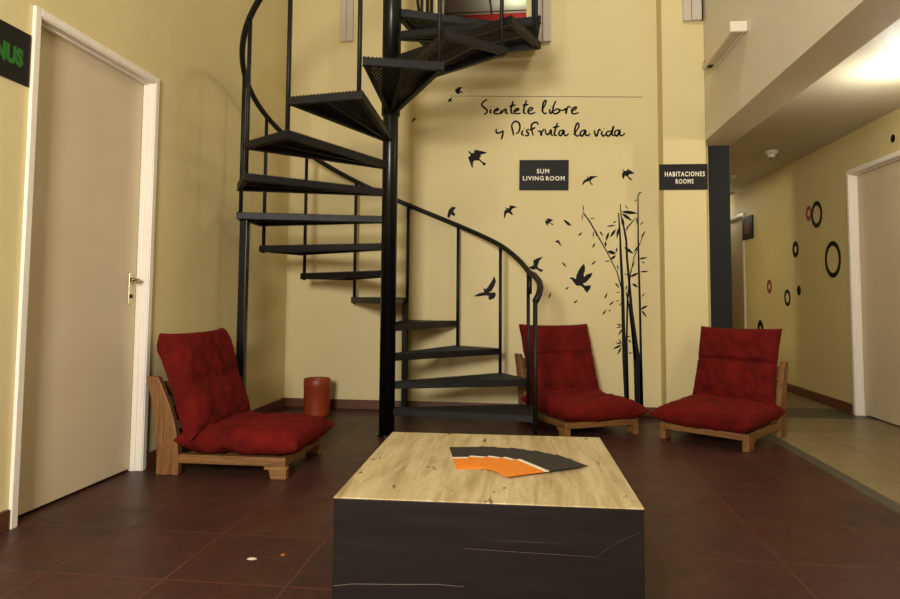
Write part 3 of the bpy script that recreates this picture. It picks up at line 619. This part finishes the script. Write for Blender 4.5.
def mesh_plate(poly, pitch, wd, ht, z):
    """expanded metal: two crossing families of slim strips clipped to an outline"""
    b = BM()
    cx = sum(p[0] for p in poly) / len(poly); cy = sum(p[1] for p in poly) / len(poly)
    for sl, dz in ((.55, 0), (-.55, .0012)):
        d = Vector((math.cos(sl), math.sin(sl)))
        nn = Vector((-d.y, d.x))
        for i in range(-60, 61):
            r = clip_line(Vector((cx, cy)) + nn * (i * pitch), d, poly)
            if r: bar(b, (r[0].x, r[0].y, z + dz), (r[1].x, r[1].y, z + dz), wd, ht)
    return b


def wedge(a0, a1, r):
    hub = .05
    return [(hub * math.cos(a0) + .016 * math.sin(a0), hub * math.sin(a0) - .016 * math.cos(a0)),
            (r * math.cos(a0), r * math.sin(a0)), (r * math.cos(a1), r * math.sin(a1)),
            (hub * math.cos(a1) - .016 * math.sin(a1), hub * math.sin(a1) + .016 * math.cos(a1))]


poly = wedge(.022, DA + .022, RT + .018)


def frame_bm(poly, h, t, fl, teeth=True):
    b = BM()
    n = len(poly)
    cx = sum(p[0] for p in poly) / n; cy = sum(p[1] for p in poly) / n
    for i in range(n):
        p, q = Vector(poly[i]), Vector(poly[(i + 1) % n])
        d = (q - p).normalized()
        inn = Vector((-d.y, d.x))
        a, c = p + inn * t / 2, q + inn * t / 2
        bar(b, (a.x, a.y, -h / 2), (c.x, c.y, -h / 2), t, h)
        a, c = p + inn * fl / 2, q + inn * fl / 2
        bar(b, (a.x, a.y, -h + .002), (c.x, c.y, -h + .002), fl, .004)
    return b


b = frame_bm(poly, .042, .005, .028)
bar(b, ((poly[0][0] + poly[3][0]) / 2, (poly[0][1] + poly[3][1]) / 2, -.034), ((poly[1][0] + poly[2][0]) / 2, (poly[1][1] + poly[2][1]) / 2, -.034), .022, .004)
tread0 = obj('tread', b, IRON, stair)
grate0 = obj('tread_mesh', mesh_plate(poly, .021, .0122, .003, -.002), IRON, tread0)
b = BM()
for i in (0, 1, 2):
    p, q = Vector(poly[i]), Vector(poly[i + 1]); L = (q - p).length; d = (q - p).normalized(); nt = int(L / .02)
    for j in range(nt):
        c = p + d * ((j + .5) * L / nt) + Vector((-d.y, d.x)) * .004
        box(b, (c.x - .004, c.y - .004, -.001), (c.x + .004, c.y + .004, .005))
teeth0 = obj('tread_grip', b, IRON, tread0)
for k in range(1, 16):
    t = tread0 if k == 1 else tread0.copy()
    if k > 1:
        COL.objects.link(t); t.parent = stair
        for ch in (grate0, teeth0):
            g = ch.copy(); COL.objects.link(g); g.parent = t
    t.location = (0, 0, zk(k)); t.rotation_euler = (0, 0, ang(k - 1))
    if k > 13: t.scale = (1.035, 1.035, 1)


def railz(a):
    """handrail height at angle"""
    k = (a - A1) / DA + 1
    return RISE * k + RAILH - .035 * max(0, 1 - max(0, k - 1))


def pol(a, z, r=RT): return (r * math.cos(a), r * math.sin(a), z)


# balusters, one per tread corner
for k in range(1, 16):
    a = ang(k)
    z0 = zk(k) - .05
    b = BM()
    zt = railz(a) if k < 15 else 2.87 + RAILH
    rr = RT - .004 if k < 14 else RT + .026
    tube(b, [pol(a, z0, rr), pol(a, zt, rr)], .0125 if k != 15 else .015, 10)
    obj('baluster', b, IRON, stair)
    if k in (1, 14):
        b = BM(); p = pol(a, z0 + .01); tube(b, [pol(a - .02, zt - .15), pol(a - .02, zt - .03)], .017, 10); obj('baluster_sleeve', b, IRON, stair)
# handrail
pts = []
for i, (da, z) in enumerate([(-.44, .885), (-.40, .93), (-.33, .975), (-.23, 1.015), (-.11, 1.058)]):
    pts.append(pol(A1 + da, z, RT + [.012, .03, .035, .03, .015][i]))
a = A1
while a < ang(14):
    pts.append(pol(a, railz(a))); a += DA / 6
pts += [pol(ang(14), railz(ang(14)) + .02), pol(ang(14) + .22, 3.66), pol(ang(15), 3.715), (.97, .60, 3.715), (.965, .93, 3.715)]
b = BM(); tube(b, pts, [.021] * 5 + [.0185] * (len(pts) - 5), 12); obj('handrail', b, IRON, stair)
b = BM(); tube(b, [pol(A1 - .44, 0, RT + .01), pol(A1 - .44, .90, RT + .012)], .0145, 12); obj('newel_post', b, IRON, stair)
b = BM(); lathe(b, [(.0145, .006), (.03, .006), (.03, 0), (.0145, 0)], c=pol(A1 - .44, 0, RT + .01)[:2], n=16); obj('newel_foot', b, IRON, stair)
# outer support posts
b = BM(); p = pol(ang(8) - .02, 0, RT - .03); box(b, (p[0] - .026, p[1] - .026, 0), (p[0] + .026, p[1] + .026, zk(8) - .04)); obj('support_post', b, POLE, stair, bevel=.006)
b = BM(); p = pol(ang(4) + .01, 0, RT - .04); box(b, (p[0] - .024, p[1] - .024, 0), (p[0] + .024, p[1] + .024, zk(5) - .04)); obj('support_post', b, POLE, stair, bevel=.006)
# landing (local coordinates relative to the pole)
lp = [(.05, -.005), (.985, .385), (.985, .60), (.14, .60), (.03, .03)]
fr = frame_bm(lp, .055, .008, .035)
bar(fr, (.10, .35, -.03), (.985, .47, -.03), .03, .04)
land = obj('landing', fr, IRON, stair); land.location = (0, 0, 2.87)
obj('landing_mesh', mesh_plate(lp, .021, .0122, .003, -.002), IRON, land)
lq = [(.14, .585), (.985, .585), (.985, YB - PC.y - .004), (.14, YB - PC.y - .004)]
step = obj('landing_step', frame_bm(lq, .055, .008, .035), IRON, stair); step.location = (0, 0, 2.985)
obj('landing_mesh', mesh_plate(lq, .021, .0122, .003, -.002), IRON, step)
for yy in (.45, .72, .95):
    b = BM(); tube(b, [(.13, yy, 2.82 if yy < .5 else 2.93), (.13, yy, 3.715)], .0125, 8); obj('baluster', b, IRON, stair)
b = BM(); bar(b, (.135, .44, 3.715), (.135, .93, 3.715), .03, .03); obj('landing_rail', b, IRON, stair)
b = BM(); tube(b, [(.13, .45, 2.86), (.05, .30, 3.70)], .011, 8); obj('landing_brace', b, IRON, stair)
b = BM()
for yy in (.59, .93):
    tube(b, [(.985, yy, 2.84 if yy < .62 else 2.93), (.985, yy, 3.715)], .0125, 8)
    obj('baluster', b, IRON, stair); b = BM()
b.free()
b = BM(); tube(b, [(0, 0, 4.19), (0, 0, 4.21)], .058, 20); obj('pole_cap', b, POLE, stair)


# ---------------------------------------------------------------- low chairs
def pillow(sx, sy, T, seed, n=88, p=5.0, ear=.02, crease=None, wr=.006):
    """soft square cushion, sx by sy, thickness T; two skins joined at a pinched edge"""
    from mathutils import noise as N
    b = BM()
    off = Vector((seed * 3.1, seed * 1.7, seed * .9))
    grid = {}
    for s in (1, -1):
        for i in range(n + 1):
            for j in range(n + 1):
                if s == -1 and (i in (0, n) or j in (0, n)):
                    grid[(s, i, j)] = grid[(1, i, j)]; continue
                # denser near the rim
                u = math.sin((i / n * 2 - 1) * PI / 2); v = math.sin((j / n * 2 - 1) * PI / 2)
                e = max(0, (1 - abs(u) ** p)) ** .42 * max(0, (1 - abs(v) ** p)) ** .42
                x = u * sx / 2 * (1 - .035 * (1 - v * v) * abs(u) ** 3); y = v * sy / 2 * (1 - .035 * (1 - u * u) * abs(v) ** 3)
                k = (abs(u) * abs(v)) ** 8
                x += ear * k * (1 if u > 0 else -1); y += ear * k * (1 if v > 0 else -1)
                h = T / 2 * e * (.80 + .2 * math.cos(u * PI / 2) * math.cos(v * PI / 2))
                q = Vector((x * 5, y * 5, s * .7)) + off
                h += (wr * 1.6 * N.noise(q) + wr * N.noise(q * 2.7) + wr * .6 * N.noise(q * 6) + wr * .3 * N.noise(q * 15)) * e
                if crease is not None:
                    for (cu, cw, cd, ax) in crease:
                        w = u if ax == 'u' else v
                        g = N.noise(Vector(((v if ax == 'u' else u) * 2, seed, 0))) * .05
                        h -= cd * math.exp(-((w - cu - g) / cw) ** 2) * e
                grid[(s, i, j)] = b.verts.new((x, y, s * h))
    for s in (1, -1):
        for i in range(n):
            for j in range(n):
                f = [grid[(s, i, j)], grid[(s, i + 1, j)], grid[(s, i + 1, j + 1)], grid[(s, i, j + 1)]]
                b.faces.new(f if s == 1 else f[::-1])
    for f in b.faces: f.smooth = True
    return b


def make_chair(seed, crease_back, crease_seat, wb=.565):
    r = empty('floor_chair')
    W2 = .28
    # curved back posts
    def post(y0, y1):
        b = BM()
        prof = []
        for i in range(11):
            t = i / 10
            z = t * .49
            fx = -.225 - .09 * t - .035 * t * t + .03 * math.sin(t * PI)      # front edge
            bx = -.345 - .030 * t - .04 * t * t + .012 * math.sin(t * PI)     # back edge
            prof.append((fx, bx, z))
        L = [(b.verts.new((bx, y, z)), b.verts.new((fx, y, z))) for y in (y0, y1) for fx, bx, z in prof]
        n = 11
        for i in range(n - 1):
            A, B2 = L[i], L[i + 1]; C, D = L[n + i], L[n + i + 1]
            b.faces.new((A[0], A[1], B2[1], B2[0])); b.faces.new((C[1], C[0], D[0], D[1]))
            b.faces.new((A[1], C[1], D[1], B2[1])); b.faces.new((C[0], A[0], B2[0], D[0]))
        b.faces.new((L[0][0], L[n][0], L[n][1], L[0][1])); b.faces.new((L[n - 1][0], L[n - 1][1], L[2 * n - 1][1], L[2 * n - 1][0]))
        return b
    obj('back_post', post(-W2, -W2 + .036), WOODZ, r, bevel=.004)
    obj('back_post', post(W2 - .036, W2), WOODZ, r, bevel=.004)
    for s in (-1, 1):
        b = BM(); y0, y1 = (-W2, -W2 + .036) if s < 0 else (W2 - .036, W2)
        box(b, (-.225, y0, .062), (.335, y1, .106)); obj('side_rail', b, WOODX, r, bevel=.003)
        b = BM()
        v = box(b, (.245, y0 - .002, 0), (.34, y1 + .002, .062))
        for q in v:
            if q.co.z < .01 and q.co.x < .3: q.co.x += .015
        box(b, (.225, y0, .045), (.345, y1, .0615))
        obj('front_foot', b, WOODX, r, bevel=.003)
    b = BM(); box(b, (.30, -W2 + .036, .064), (.335, W2 - .036, .104)); obj('front_rail', b, WOODY, r, bevel=.003)
    for x in (-.17, -.07, .03, .13, .23):
        b = BM(); box(b, (x - .035, -W2 + .036, .086), (x + .035, W2 - .036, .102)); obj('seat_slat', b, WOODY, r, bevel=.002)
    for z, x in ((.17, -.285), (.29, -.31), (.42, -.345)):
        b = BM(); bar(b, (x, -W2 + .036, z), (x, W2 - .036, z), .018, .08, up=(-.25, 0, .97)); obj('back_slat', b, WOODY, r, bevel=.002)
    c = obj('seat_cushion', pillow(.62, .61, .165, seed, p=7, crease=crease_seat, ear=.012, wr=.009), FAB, r)
    c.location = (.085, 0, .172); c.rotation_euler = (0, math.radians(1.5), 0)
    c2 = obj('back_cushion', pillow(.54, wb, .175, seed + 5, p=8, crease=crease_back, ear=.008, wr=.009), FAB, r)
    # local x of the cushion runs up the back
    c2.rotation_euler = (0, math.radians(-90 - 19 + 180 - 180), 0)
    c2.location = (-.225, 0, .452)
    return r


G = 'low wooden floor chairs with red cushions'
c = make_chair(1, [(.3, .22, .014, 'v'), (-.05, .16, .014, 'u')], [(-.2, .14, .014, 'u')], .65)
c.location = (-1.52, 3.435, 0)
tag(c, 'low wooden floor chair with red cushions beside the white door on the left wall', 'chair', G)
c = make_chair(2, [(0.12, .035, .018, 'u')], None)
c.location = (.345, 4.732, 0); c.rotation_euler = (0, 0, math.radians(-63))
tag(c, 'low wooden floor chair with red cushions between the stair handrail and the bamboo decal', 'chair', G)
c = make_chair(3, [(0.10, .035, .034, 'u')], None, .54)
c.location = (1.295, 4.54, 0); c.rotation_euler = (0, 0, math.radians(232.3))
tag(c, 'low wooden floor chair with red cushions in front of the pillar beside the beige tiles', 'chair', G)

# ---------------------------------------------------------------- coffee table and leaflets
TX, TY = -.109, 2.035
table = empty('coffee_table', (TX, TY, 0), math.radians(1.2), 'low square dark brown box table with a yellowish stone top in the foreground', 'table')
b = BM(); box(b, (-.381, -.403, .0), (.381, .403, .3972)); obj('table_body', b, PANEL, table, bevel=.0025)
b = BM(); box(b, (-.381, -.403, .3974), (.381, .403, .40)); obj('table_top', b, STONE, table)
def scr(pts, r):
    b = BM(); tube(b, [(x, -.4028, z) for x, z in pts], r, 5); obj('scratch_mark', b, SCR, table)
scr([(-.379, .183), (-.33, .190), (-.22, .194), (-.12, .199), (-.05, .197)], .0008)
scr([(-.05, .288), (.08, .285), (.2, .283), (.27, .281)], .0004); scr([(.27, .285), (.32, .32), (.378, .348)], .0003)

TH = .4003
leafs = [(101, -.128, 1.948), (81, -.123, 1.942), (62, -.115, 1.934), (47, -.106, 1.924), (33, -.096, 1.911)]
LL = ['charcoal and orange leaflet at the left end of the fan on the stone table top',
      'charcoal and orange leaflet, second from the left in the fan, mostly covered',
      'charcoal and orange leaflet in the middle of the fan, mostly covered',
      'charcoal and orange leaflet just under the topmost one of the fan',
      'charcoal and orange leaflet on top of the fan, its orange half fully showing']
for i, (a, cx, cy) in enumerate(leafs):
    r = empty('leaflet', (cx, cy, TH + i * .0016), math.radians(a), LL[i], 'leaflet', 'fanned leaflets on the table')
    for nm, x0, x1, mt in (('orange_panel', 0, .125, ORNG), ('white_stripe', .125, .142, WPAP), ('charcoal_panel', .142, .28, CHAR)):
        b = BM(); box(b, (x0, -.0775, 0), (x1, .0775, .0011)); obj(nm, b, mt, r)

# ---------------------------------------------------------------- orange pot
b = BM()
lathe(b, [(.0, 0), (.094, 0), (.098, .004), (.1, .02), (.1, .225), (.1025, .23), (.1025, .255), (.101, .29), (.098, .294), (.094, .29), (.092, .25), (.09, .02), (0, .018)], n=48)
for f in b.faces: f.smooth = True
p = obj('cylindrical_pot', b, POT); p.location = (-1.60, 4.90, 0); p.scale = (1, 1, .955)
tag(p, 'orange cylindrical pot on the floor in the back left corner', 'pot')


for pts, mt, lb in (([(-.022, -.010), (.008, -.014), (.024, .002), (.006, .013), (-.018, .010)], WPAP, 'tiny white paper scrap on the dark floor left of the table'),
                    ([(-.010, -.005), (.009, -.006), (.011, .005), (-.008, .007)], ORNG, 'tiny orange scrap on the dark floor beside the white scrap')):
    b = BM(); prism(b, pts, 0.0003, .002)
    o = obj('paper_scrap', b, mt); o.location = (-.939, 2.205, 0) if mt is WPAP else (-.847, 2.253, 0); o.scale = (.7, .7, 1)
    tag(o, lb, 'scrap')

# ---------------------------------------------------------------- lettering and signs
def text_mesh(s, size, depth, bold=.0, sp=1.0):
    cu = bpy.data.curves.new('t', 'FONT')
    cu.body = s; cu.size = size; cu.extrude = depth; cu.offset = bold; cu.align_x = 'CENTER'; cu.align_y = 'CENTER'
    cu.space_character = sp
    cu.resolution_u = 3
    o = bpy.data.objects.new('t', cu); COL.objects.link(o)
    dg = bpy.context.evaluated_depsgraph_get()
    me = bpy.data.meshes.new_from_object(o.evaluated_get(dg))
    bpy.data.objects.remove(o)
    b = BM(); b.from_mesh(me); bpy.data.meshes.remove(me)
    return b


def fit(b, w, h):
    xs = [v.co.x for v in b.verts]; ys = [v.co.y for v in b.verts]
    cx, cy = (min(xs) + max(xs)) / 2, (min(ys) + max(ys)) / 2
    sx, sy = w / (max(xs) - min(xs)), h / (max(ys) - min(ys))
    for v in b.verts: v.co.x = (v.co.x - cx) * sx; v.co.y = (v.co.y - cy) * sy
    return b


def sign(name, loc, rot, w, h, lines, mat, label, tilt=0):
    r = empty(name, loc, 0, label, 'sign')
    r.rotation_euler = rot
    b = BM(); box(b, (-w / 2, -h / 2, 0), (w / 2, h / 2, .006)); obj('sign_plate', b, SIGNB, r, bevel=.0012)
    for s, x, y, tw, th in lines:
        b = fit(text_mesh(s, .05, .0006, .0011, 1.2), tw, th)
        o = obj('lettering', b, mat, r); o.location = (x, y, .0067)
    return r


R90 = math.radians(90)
sign('wall_sign', (.139, YB - .001, 1.895), (R90, math.radians(.8), 0), .392, .246,
     [('SUM', -.008, .031, .098, .038), ('LIVING', -.084, -.026, .166, .036), ('ROOM', .090, -.027, .148, .036)], SIGNW,
     'black wall sign with cream lettering SUM LIVING ROOM in the middle of the back wall')
sign('wall_sign', (1.176, 5.034, 1.829), (R90, math.radians(.3), 0), .354, .196,
     [('HABITACIONES', .010, .022, .292, .037), ('ROOMS', .008, -.034, .130, .036)], SIGNW,
     'black wall sign with cream lettering HABITACIONES ROOMS on the pillar')
r = empty('wall_sign', (XL + .001, 2.133, 1.838), 0, 'black wall sign with green capital letters left of the white door', 'sign')
r.rotation_euler = (R90, 0, R90)
b = BM(); box(b, (-.25, -.106, 0), (.205, .106, .006)); obj('sign_plate', b, SIGNB, r, bevel=.0012)
b = fit(text_mesh('NUS', .05, .0006, .003, 1.05), .138, .074); o = obj('lettering', b, SIGNG, r); o.location = (.100, -.006, .0067)

# handwritten quote as black vinyl strokes
def stroke(b, pts, wd):
    P = [Vector(p) for p in pts]
    # smooth by Catmull-Rom
    Q = []
    for i in range(len(P) - 1):
        p0, p1, p2, p3 = P[max(i - 1, 0)], P[i], P[i + 1], P[min(i + 2, len(P) - 1)]
        for k in range(5):
            t = k / 5
            Q.append(.5 * (2 * p1 + (p2 - p0) * t + (2 * p0 - 5 * p1 + 4 * p2 - p3) * t * t + (3 * p1 - p0 - 3 * p2 + p3) * t ** 3))
    Q.append(P[-1])
    L = []
    n = len(Q)
    for i, q in enumerate(Q):
        d = Q[min(i + 1, n - 1)] - Q[max(i - 1, 0)]
        if d.length < 1e-9: d = Vector((1, 0))
        d.normalize(); s = Vector((-d.y, d.x)) * wd / 2 * (.75 + .35 * math.sin(PI * min(1, max(0, i / max(1, n - 1)))))
        L.append([b.verts.new((q.x + e * s.x, y, q.y + e * s.y)) for y in (YB - .0002, YB - .0012) for e in (-1, 1)])
    for A, B_ in zip(L, L[1:]):
        b.faces.new((A[2], A[3], B_[3], B_[2])); b.faces.new((A[0], B_[0], B_[1], A[1]))
        b.faces.new((A[0], A[2], B_[2], B_[0])); b.faces.new((A[1], B_[1], B_[3], A[3]))
    b.faces.new((L[0][0], L[0][1], L[0][3], L[0][2])); b.faces.new((L[-1][0], L[-1][2], L[-1][3], L[-1][1]))


q = empty('wall_quote', (0, YB, 2.4), 0, 'handwritten black wall lettering Sientete libre y Disfruta la vida above the signs', 'wall lettering')
for wname, strokes in WORDS.items():
    b = BM()
    for s in strokes: stroke(b, s, .0145)
    o = obj('word', b, VINYL, q); o.location = (0, -YB, -2.4)


def decal(name, poly, mat, label, cat, group):
    cx = sum(p[0] for p in poly) / len(poly); cz = sum(p[1] for p in poly) / len(poly)
    b = BM(); wallprism(b, [(x - cx, z - cz) for x, z in poly], -.0012, -.0002)
    o = obj(name, b, mat); o.location = (cx, YB, cz)
    return tag(o, label, cat, group)


BIRDMAT = {}
for lbl, poly in BIRDS: decal('bird_decal', poly, VINYL, lbl, 'bird decal', 'flying bird decals on the back wall')
FLBL = ['tiny black leaf decal just right of the hooked little bird decal and above the others',
        'tiny black leaf decal at the left of the leaning bamboo branch, highest of that side',
        'tiny black leaf decal directly above the raised wings of the largest dove',
        'tiny black leaf decal above and left of the largest dove, slanting down to the right',
        'tiny black leaf decal just below the beak of the largest dove',
        'tiny black upright leaf decal right of the curled handrail end, below the half hidden bird',
        'tiny black upright leaf decal left of the bamboo, level with the tail of the dove',
        'tiny black leaf decal left of the bamboo, second lowest cluster',
        'tiny black leaf decal left of the bamboo, lowest of all near the chair back',
        'tiny black leaf decal directly below the tail of the largest dove',
        'tiniest black leaf speck decal beside the lowest leaf left of the bamboo']
for lbl, poly in zip(FLBL, FALLING): decal('leaf_decal', poly, VINYL, lbl, 'leaf decal', 'falling leaf decals on the back wall')
bam = empty('bamboo_decal', (.8, YB, 1.0), 0, 'tall black bamboo wall decal with stems and leaves between the two chairs', 'wall decal')
for st in STEMS:
    b = BM(); L = []
    for (a, c_) in st: L.append([b.verts.new((p[0] - .8, y, p[1] - 1.0)) for y in (-.0003, -.0013) for p in (a, c_)])
    for A, B_ in zip(L, L[1:]):
        b.faces.new((A[2], A[3], B_[3], B_[2])); b.faces.new((A[0], B_[0], B_[1], A[1]))
        b.faces.new((A[0], A[2], B_[2], B_[0])); b.faces.new((A[1], B_[1], B_[3], A[3]))
    obj('bamboo_stem', b, VINYL, bam)
b = BM()
for i, lf in enumerate(LEAVES): wallprism(b, [(x - .8, z - 1.0) for x, z in lf], -.0018 - .00002 * i, -.0003)
obj('bamboo_leaves', b, VINYL, bam)

for lbl, y, z, r_, wfrac, cc in RINGS:
    b = BM(); n = 40
    ri = r_ * (1 - 2.7 * wfrac) if wfrac < .36 else 0
    x0, x1 = -.0003, (-.0013 if cc == 'K' else -.0009)
    def ring(r, x): return [b.verts.new((x, r * .93 * math.cos(2 * PI * k / n), r * math.sin(2 * PI * k / n))) for k in range(n)]
    o0, o1 = ring(r_, x0), ring(r_, x1)
    if ri:
        i0, i1 = ring(ri, x0), ring(ri, x1)
        for k in range(n):
            j = (k + 1) % n
            b.faces.new((o1[k], o1[j], i1[j], i1[k])); b.faces.new((o0[k], i0[k], i0[j], o0[j]))
            b.faces.new((o0[k], o0[j], o1[j], o1[k])); b.faces.new((i0[k], i1[k], i1[j], i0[j]))
    else:
        b.faces.new(o1); b.faces.new(o0[::-1])
        for k in range(n): j = (k + 1) % n; b.faces.new((o0[k], o0[j], o1[j], o1[k]))
    o = obj('ring_decal' if ri else 'dot_decal', b, VINYL if cc == 'K' else VINYLR); o.location = (XR, y, z)
    tag(o, lbl, 'ring decal' if ri else 'dot decal', 'circle decals on the corridor wall')

# small framed sign on the corridor wall
r = empty('framed_picture', (XR, 7.98, 1.757), 0, 'small black framed panel with a dark red centre beside the far corridor door', 'picture')
b = BM(); box(b, (-.02, -.17, -.135), (0, .17, .135)); obj('frame', b, SIGNB, r, bevel=.002)
b = BM(); box(b, (-.0215, -.10, -.07), (-.0202, .10, .07)); obj('picture_panel', b, M('dark_red_panel', srgb(92, 22, 14), .5).m, r)

# emergency light on the cream upper wall
r = empty('wall_light', (XB0, 4.44, 2.578), 0, 'long pale plastic emergency light fixture mounted on the cream wall above the corridor', 'wall light')
b = BM(); box(b, (-.03, -.36, -.028), (-.001, .32, .030)); obj('backplate', b, WPL, r, bevel=.003)
b = BM(); box(b, (-.092, -.352, -.030), (-.03, .32, .028)); obj('diffuser', b, DIFF, r, bevel=.010, segs=3)
b = BM(); box(b, (-.104, -.38, -.034), (-.001, -.352, .034)); obj('end_cap', b, WPL, r, bevel=.008, segs=3)
b = BM(); box(b, (-.075, .20, -.036), (-.045, .25, -.030)); obj('switch', b, BLACKGAP, r)
b = BM(); tube(b, [(-.098, .22, .0), (-.103, .22, .0)], .008, 10); obj('indicator_light', b, REDLED, r)

# ceiling fittings in the corridor
def detector(x, y, r0, lbl, nm, cat, grp=None, h=.045, mat=WPL):
    r = empty(nm, (x, y, ZC), 0, lbl, cat, grp)
    b = BM(); lathe(b, [(0, 0), (r0, 0), (r0, -h * .35), (r0 * .9, -h * .5), (r0 * .6, -h * .55)], n=28); lathe(b, [(r0 * .6, -h * .55), (r0 * .55, -h), (0, -h)], n=28)
    bmesh.ops.remove_doubles(b, verts=b.verts, dist=1e-5)
    obj('detector_body' if 'detector' in nm else 'lamp_body', b, mat, r)
    return r
r = detector(2.21, 6.14, .058, 'round white smoke detector on the corridor ceiling', 'smoke_detector', 'smoke detector', h=.06)
b = BM(); tube(b, [(0, 0, -.055), (0, 0, -.085)], .012, 10); obj('sensor', b, CHROME, r)
detector(2.50, 8.55, .11, 'shallow round white lamp at the far end of the corridor ceiling', 'ceiling_lamp', 'ceiling lamp', h=.05)
detector(2.23, 7.35, .05, 'thin round fitting on the corridor ceiling next to the black column', 'ceiling_fitting', 'ceiling fitting', h=.03)
